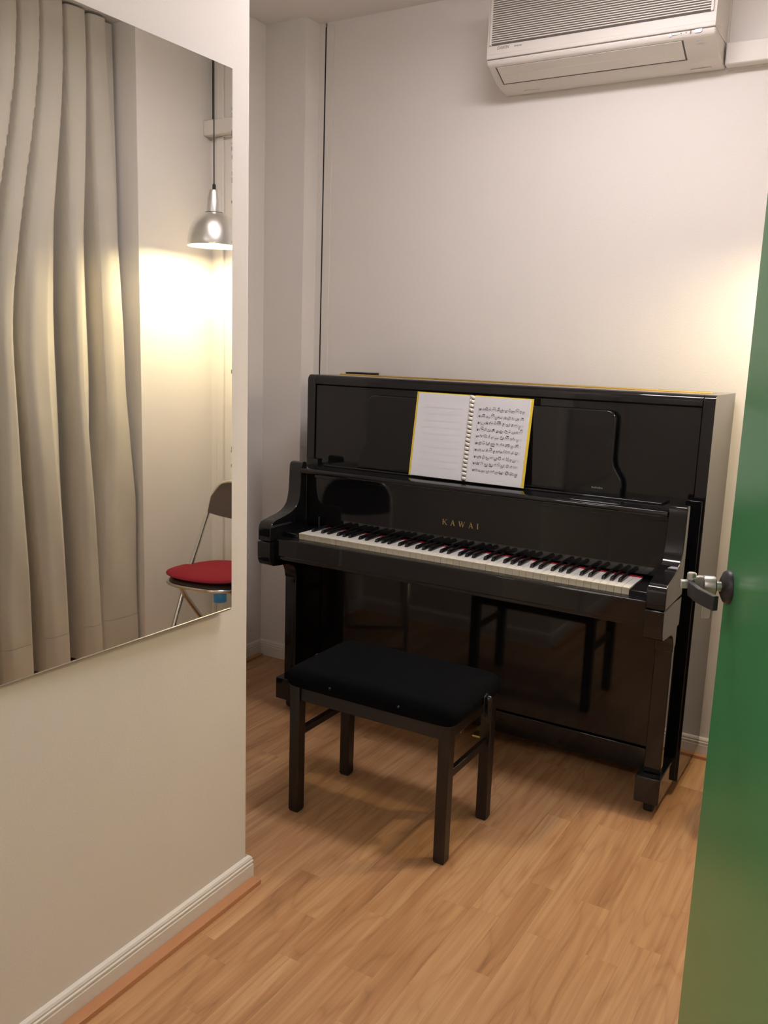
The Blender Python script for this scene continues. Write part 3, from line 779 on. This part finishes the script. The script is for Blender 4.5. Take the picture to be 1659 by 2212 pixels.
while z < 2.612:
    bm_prism(bm, [(.3975 - YB, z + .0016 - 2.343), (.3975 - YB, z + .0044 - 2.343), (.405 - YB, z + .0052 - 2.343), (.405 - YB, z + .0008 - 2.343)], .640 - 1.0, 1.362 - 1.0, 'x'); z += .0072
tag(obj('grille_slats', bm, 'ac', ac), kind='stuff')
for (a, b) in ((.632, .640), (1.362, 1.370)): box('grille_border', a, b, .3985, .4065, 2.4555, 2.612, 'ac', ac, .001, off=OA)
# louvre flap lying on the sloping underside
def onprof(t_):
    P_ = low_prof[3:6]; return (P_[0][0] + (P_[-1][0] - P_[0][0]) * t_, P_[0][1] + (P_[-1][1] - P_[0][1]) * t_)
def slab(name, t0, t1, x0, x1, lift, thick, m):
    a, b = onprof(t0), onprof(t1); n = Vector((b[1] - a[1], -(b[0] - a[0]))).normalized()
    q_ = [(a[0] + n.x * lift, a[1] + n.y * lift), (b[0] + n.x * lift, b[1] + n.y * lift), (b[0] + n.x * (lift - thick), b[1] + n.y * (lift - thick)), (a[0] + n.x * (lift - thick), a[1] + n.y * (lift - thick))]
    return prism(name, q_, x0, x1, m, ac, 'x', 0, off=OA)
slab('flap_gap', -.01, 1.06, .6495, 1.2825, .0010, .004, 'ac_dark')
slab('flap_upper', .0, .47, .6545, 1.2775, .0022, .003, 'ac')
slab('flap_lower', .478, .985, .6545, 1.2775, .0026, .003, 'ac')
# receiver window, lamps, switch, name
def front_patch(name, x0, x1, z0, z1, m, y=.4066):
    return box(name, x0, x1, y - .0012, y + .001, z0, z1, m, ac, 0, off=OA)
prism('receiver_window', [(1.316 + .004, 2.401), (1.336, 2.401), (1.341, 2.404), (1.342, 2.4095), (1.339, 2.4115), (1.322, 2.4115), (1.317, 2.408)], .405, .408, 'ac_blue', ac, 'y', off=OA)
for x in (1.277, 1.292): front_patch('status_light', x, x + .0022, 2.4045, 2.4075, 'ac_ink')
front_patch('status_strip', 1.306, 1.308, 2.402, 2.410, 'ac_ink'); front_patch('side_button', 1.242, 1.2485, 2.4005, 2.410, 'ac_blue')
front_patch('button', 1.251, 1.268, 2.4035, 2.4085, 'trim', .4060)
def swp(a):
    return [(1.327 + (.018 if math.cos(a) > 0 else 0) - .009 + .0075 * math.cos(a), .0075 * math.sin(a) * .7)]
bm = bmesh.new()
sw = []
for k in range(16):
    a = 2 * math.pi * k / 16; sw.append((1.332 + (.007 if math.cos(a) >= 0 else -.007) + .0055 * math.cos(a), .0045 * math.sin(a)))
n_ = Vector((0, -.42, -.91)).normalized(); tdir = Vector((0, .91, -.42)).normalized(); c_ = Vector((0, .436, 2.3835))
for (lift, f_) in ((.0012, 1.0),):
    top_ = [bm.verts.new(Vector((x, 0, 0)) + c_ - tdir * z * f_ + n_ * lift - Vector(OA)) for x, z in sw]; bot_ = [bm.verts.new(Vector((x, 0, 0)) + c_ - tdir * z - n_ * .002 - Vector(OA)) for x, z in sw]
    bm.faces.new(top_)
    for k in range(16): bm.faces.new((top_[k], bot_[k], bot_[(k + 1) % 16], top_[(k + 1) % 16]))
obj('slide_switch', bm, 'steel', ac)
def text_mesh(name, body, size, m, parent, mtx, ext=.0003, shear=0.0, space=1.0):
    cu_ = bpy.data.curves.new(name, 'FONT'); cu_.body = body; cu_.size = size; cu_.extrude = ext; cu_.shear = shear; cu_.space_character = space
    to = bpy.data.objects.new(name + '_tmp', cu_); COL.objects.link(to)
    dg = bpy.context.evaluated_depsgraph_get(); me = bpy.data.meshes.new_from_object(to.evaluated_get(dg)); bpy.data.objects.remove(to, do_unlink=True)
    me.transform(mtx); me.materials.clear()
    return obj(name, me, m, parent)
RX = Matrix.Rotation(math.pi / 2, 4, 'X')
text_mesh('brand_lettering', 'DAIKIN', .0135, 'ac_ink', ac, Matrix.Translation((.659 - 1.0, .4052 - YB, 2.4415 - 2.343)) @ RX, shear=.2, space=.95)
text_mesh('series_lettering', 'inverter', .0090, 'ac_ink', ac, Matrix.Translation((.722 - 1.0, .4052 - YB, 2.4430 - 2.343)) @ RX)
for (a, b) in ((.70, .76), (1.28, 1.345)): box('bottom_clip', a, b, .560, .574, 2.3415, 2.3445, 'ac', ac, .0008, off=OA)
box('mount_plate', AX1 - .002, AX1 + .003, YB - .012, YB, 2.352, 2.62, 'ac', ac, off=OA)
pc = empty('pipe_cover', (1.75, YB, 2.342)); tag(pc, 'cream pipe cover running from the air conditioner to the corner', 'pipe cover')
box('cover', 1.3865, XR - .0005, .553, YB, 2.342, 2.408, 'ac', pc, .004, off=(1.75, YB, 2.342))
box('base_rail', 1.3865, XR - .0005, YB - .012, YB, 2.3385, 2.4115, 'ac', pc, .001, off=(1.75, YB, 2.342))

# ------------------------------------------------------------------ curtain on the right wall
ct = empty('curtain', (XR + .09, -.42, 0)); tag(ct, 'heavy beige velour curtain hanging in deep folds over the window', 'curtain')
CX = .0
KEYS = (0.0, .52, .96)                                   # top, middle, bottom of the drape
SW = [((.005, .092), (.004, .118), (-.042, .190)), ((-.105, -.012), (-.158, -.098), (-.147, -.052)), ((-.213, -.118), (-.387, -.268), (-.345, -.222)),
      ((-.309, -.222), (-.50, -.425), (-.545, -.40)), ((-.40, -.319), (-.61, -.53), (-.66, -.58)), ((-.52, -.43), (-.74, -.65), (-.77, -.69)), ((-.64, -.55), (-.84, -.77), (-.87, -.80)), ((-.78, -.68), (-.95, -.87), (-.96, -.89))]
def swells(hz):
    if hz < KEYS[1]: i, t_ = 0, hz / KEYS[1]
    else: i, t_ = 1, min(1.3, (hz - KEYS[1]) / (KEYS[2] - KEYS[1]))
    t_ = t_ * t_ * (3 - 2 * t_) if t_ < 1 else 1
    return [(k[i][0] * (1 - t_) + k[i + 1][0] * t_, k[i][1] * (1 - t_) + k[i + 1][1] * t_) for k in SW]
def fold_raw(y, sw_):
    if y > sw_[0][1]: return max(.35, 1 - .65 * (y - sw_[0][1]) / .014)
    for k, (a_, b_) in enumerate(sw_):
        if a_ <= y <= b_:
            e = y - a_
            if e < .010: return -1.20 + 1.95 * e / .010
            t_ = min(1, (e - .010) / min(.05, .5 * (b_ - a_))); return .75 + .25 * math.sin(t_ * math.pi / 2)
        nb = sw_[k + 1][1] if k + 1 < len(sw_) else -2
        if nb < y < a_:
            g = a_ - nb; e = y - nb; cw = min(.034, .5 * g)
            if e < .010: return 1 - .16 * e / .010
            if y > a_ - cw: return .36 - 1.56 * (y - (a_ - cw)) / cw
            return .84 - .48 * (e - .010) / max(.001, g - cw - .010)
    return 0
def fold_depth(y, z):
    hz = (2.69 - z) / 2.65; sw_ = swells(hz); amp = .050 + .058 * min(1, hz * 1.6)
    return amp * sum(fold_raw(y + o_ * .003, sw_) for o_ in (-1.5, -.5, .5, 1.5)) / 4
def curtain_part(name, z0, z1, nz, thick, lift, mtl, z_bulge=None):
    bm = bmesh.new(); ys = [.150 - .005 * k for k in range(int((.150 + .985) / .005) + 1)]
    F = []; B = []
    for j in range(nz + 1):
        z = z0 + (z1 - z0) * j / nz; hz = (2.69 - z) / 2.65
        rowF = []; rowB = []
        for y in ys:
            yy = y
            x = .052 - fold_depth(y, z) + .003 * math.sin(z * 9 + y * 31) * hz
            rowF.append(bm.verts.new((x - lift, yy + .42, z))); rowB.append(bm.verts.new((x + thick, yy + .42, z)))
        F.append(rowF); B.append(rowB)
    n = len(ys)
    for j in range(nz):
        for i in range(n - 1):
            bm.faces.new((F[j][i], F[j][i + 1], F[j + 1][i + 1], F[j + 1][i])); bm.faces.new((B[j][i + 1], B[j][i], B[j + 1][i], B[j + 1][i + 1]))
        bm.faces.new((F[j][0], F[j + 1][0], B[j + 1][0], B[j][0])); bm.faces.new((F[j][-1], B[j][-1], B[j + 1][-1], F[j + 1][-1]))
    for i in range(n - 1):
        bm.faces.new((F[0][i], B[0][i], B[0][i + 1], F[0][i + 1])); bm.faces.new((F[-1][i], F[-1][i + 1], B[-1][i + 1], B[-1][i]))
    return obj(name, bm, mtl, ct, smooth=True, angle=60)
curtain_part('drape', .1815, 2.705, 60, .003, 0, 'curtain')
curtain_part('hem', .025, .179, 8, .004, .0012, 'curtain')
curtain_part('hem_stitch', .1785, .182, 1, .003, -.0028, 'curtain')
box('curtain_rail', .15, .175, -1.02 + .425, .15 + .42, 2.66, 2.69, 'trim', ct, .003)

# ------------------------------------------------------------------ green door, standing open
DE = Vector((1.809, -1.15, 0)); DH = Vector((2.118, -1.888, 0))
dd_ = (DE - DH); DW = dd_.length; ang = math.atan2(dd_.y, dd_.x)
# door space: +x from hinge to free edge, +y = face seen from the camera
bm = bmesh.new(); bm_box(bm, 0, DW, -.038, 0, .008, 2.02)
door = struct(obj('door_1', bm, 'green', bevel=.003), 'glossy green painted door standing open at the right edge')
door.location = DH; door.rotation_euler = (0, 0, ang)
# the visible face must look towards -x/-y side of the room
HZ = 1.075
hn = bpy.data.objects.new('door_handle', None); link(hn, door); hn.location = (DW - .028, 0, HZ)
lathe('rose', [(0, .0), (.0262, 0), (.0262, .003), (.0235, .008), (.013, .013), (0, .013)], 'dark_metal', hn, 36, Matrix.Rotation(-math.pi / 2, 4, 'X'))
lathe('spindle', [(0, .012), (.0075, .012), (.0075, .024), (0, .024)], 'steel', hn, 24, Matrix.Rotation(-math.pi / 2, 4, 'X'))
lathe('collar', [(0, .021), (.0135, .021), (.0152, .023), (.0152, .037), (.0140, .039), (0, .039)], 'grey_cast', hn, 28, Matrix.Rotation(-math.pi / 2, 4, 'X'))
# lever: a strap that leaves the collar, folds back and hangs towards the camera
def strap(name, pts, zc0, zc1, th, m):
    bm = bmesh.new(); n = len(pts); rows = []
    for i, (x, y, za, zb) in enumerate(pts):
        a = Vector(pts[max(i - 1, 0)][:2]); b = Vector(pts[min(i + 1, n - 1)][:2]); t_ = (b - a).normalized(); nn = Vector((-t_.y, t_.x)) * th / 2
        rows.append([bm.verts.new((x + nn.x, y + nn.y, za)), bm.verts.new((x - nn.x, y - nn.y, za)), bm.verts.new((x - nn.x, y - nn.y, zb)), bm.verts.new((x + nn.x, y + nn.y, zb))])
    for p_, q_ in zip(rows[:-1], rows[1:]):
        for k in range(4): bm.faces.new((p_[k], p_[(k + 1) % 4], q_[(k + 1) % 4], q_[k]))
    bm.faces.new(rows[0][::-1]); bm.faces.new(rows[-1])
    return obj(name, bm, m, hn, bevel=.0012)
strap('lever_neck', [(.0, .030, -.013, .014), (.006, .044, -.011, .013), (.004, .057, -.009, .010)], 0, 0, .011, 'grey_cast')
strap('lever_arm', [(.006, .055, -.013, .008), (-.010, .058, -.015, .006), (-.032, .050, -.019, .003), (-.054, .038, -.021, .001), (-.064, .033, -.021, .001)], 0, 0, .009, 'dark_metal')
lathe('lever_pivot', [(0, -.007), (.007, -.007), (.007, .010), (.0055, .0115), (0, .0115)], 'steel', hn, 18, Matrix.Translation((.006, .055, .006)))
box('latch_tongue', -.004, .008, .057, .072, -.006, .006, 'steel', hn, .0015)
strap('thumb_piece', [(.004, .022, -.052, -.012), (.006, .030, -.054, -.012), (.006, .036, -.052, -.016)], 0, 0, .006, 'grey_cast')
for z in (.25, 1.0, 1.78):
    lathe('hinge', [(0, z), (.007, z), (.007, z + .1), (0, z + .1)], 'steel', door, 16, Matrix.Translation((-.004, -.042, 0)))
# door frame around the opening
fr_ = struct(box('trim_6', 2.124, XR, -1.96, -1.84, 0, 2.08, 'trim', bevel=.003), 'painted door frame post on the right wall')
box('frame_header', XL, XR, -1.96, -1.84, 2.08, 2.16, 'trim', fr_, .003)
box('frame_post', XL + .013, XL + .03, -1.96, -1.935, .014, 2.08, 'trim', fr_, .003)
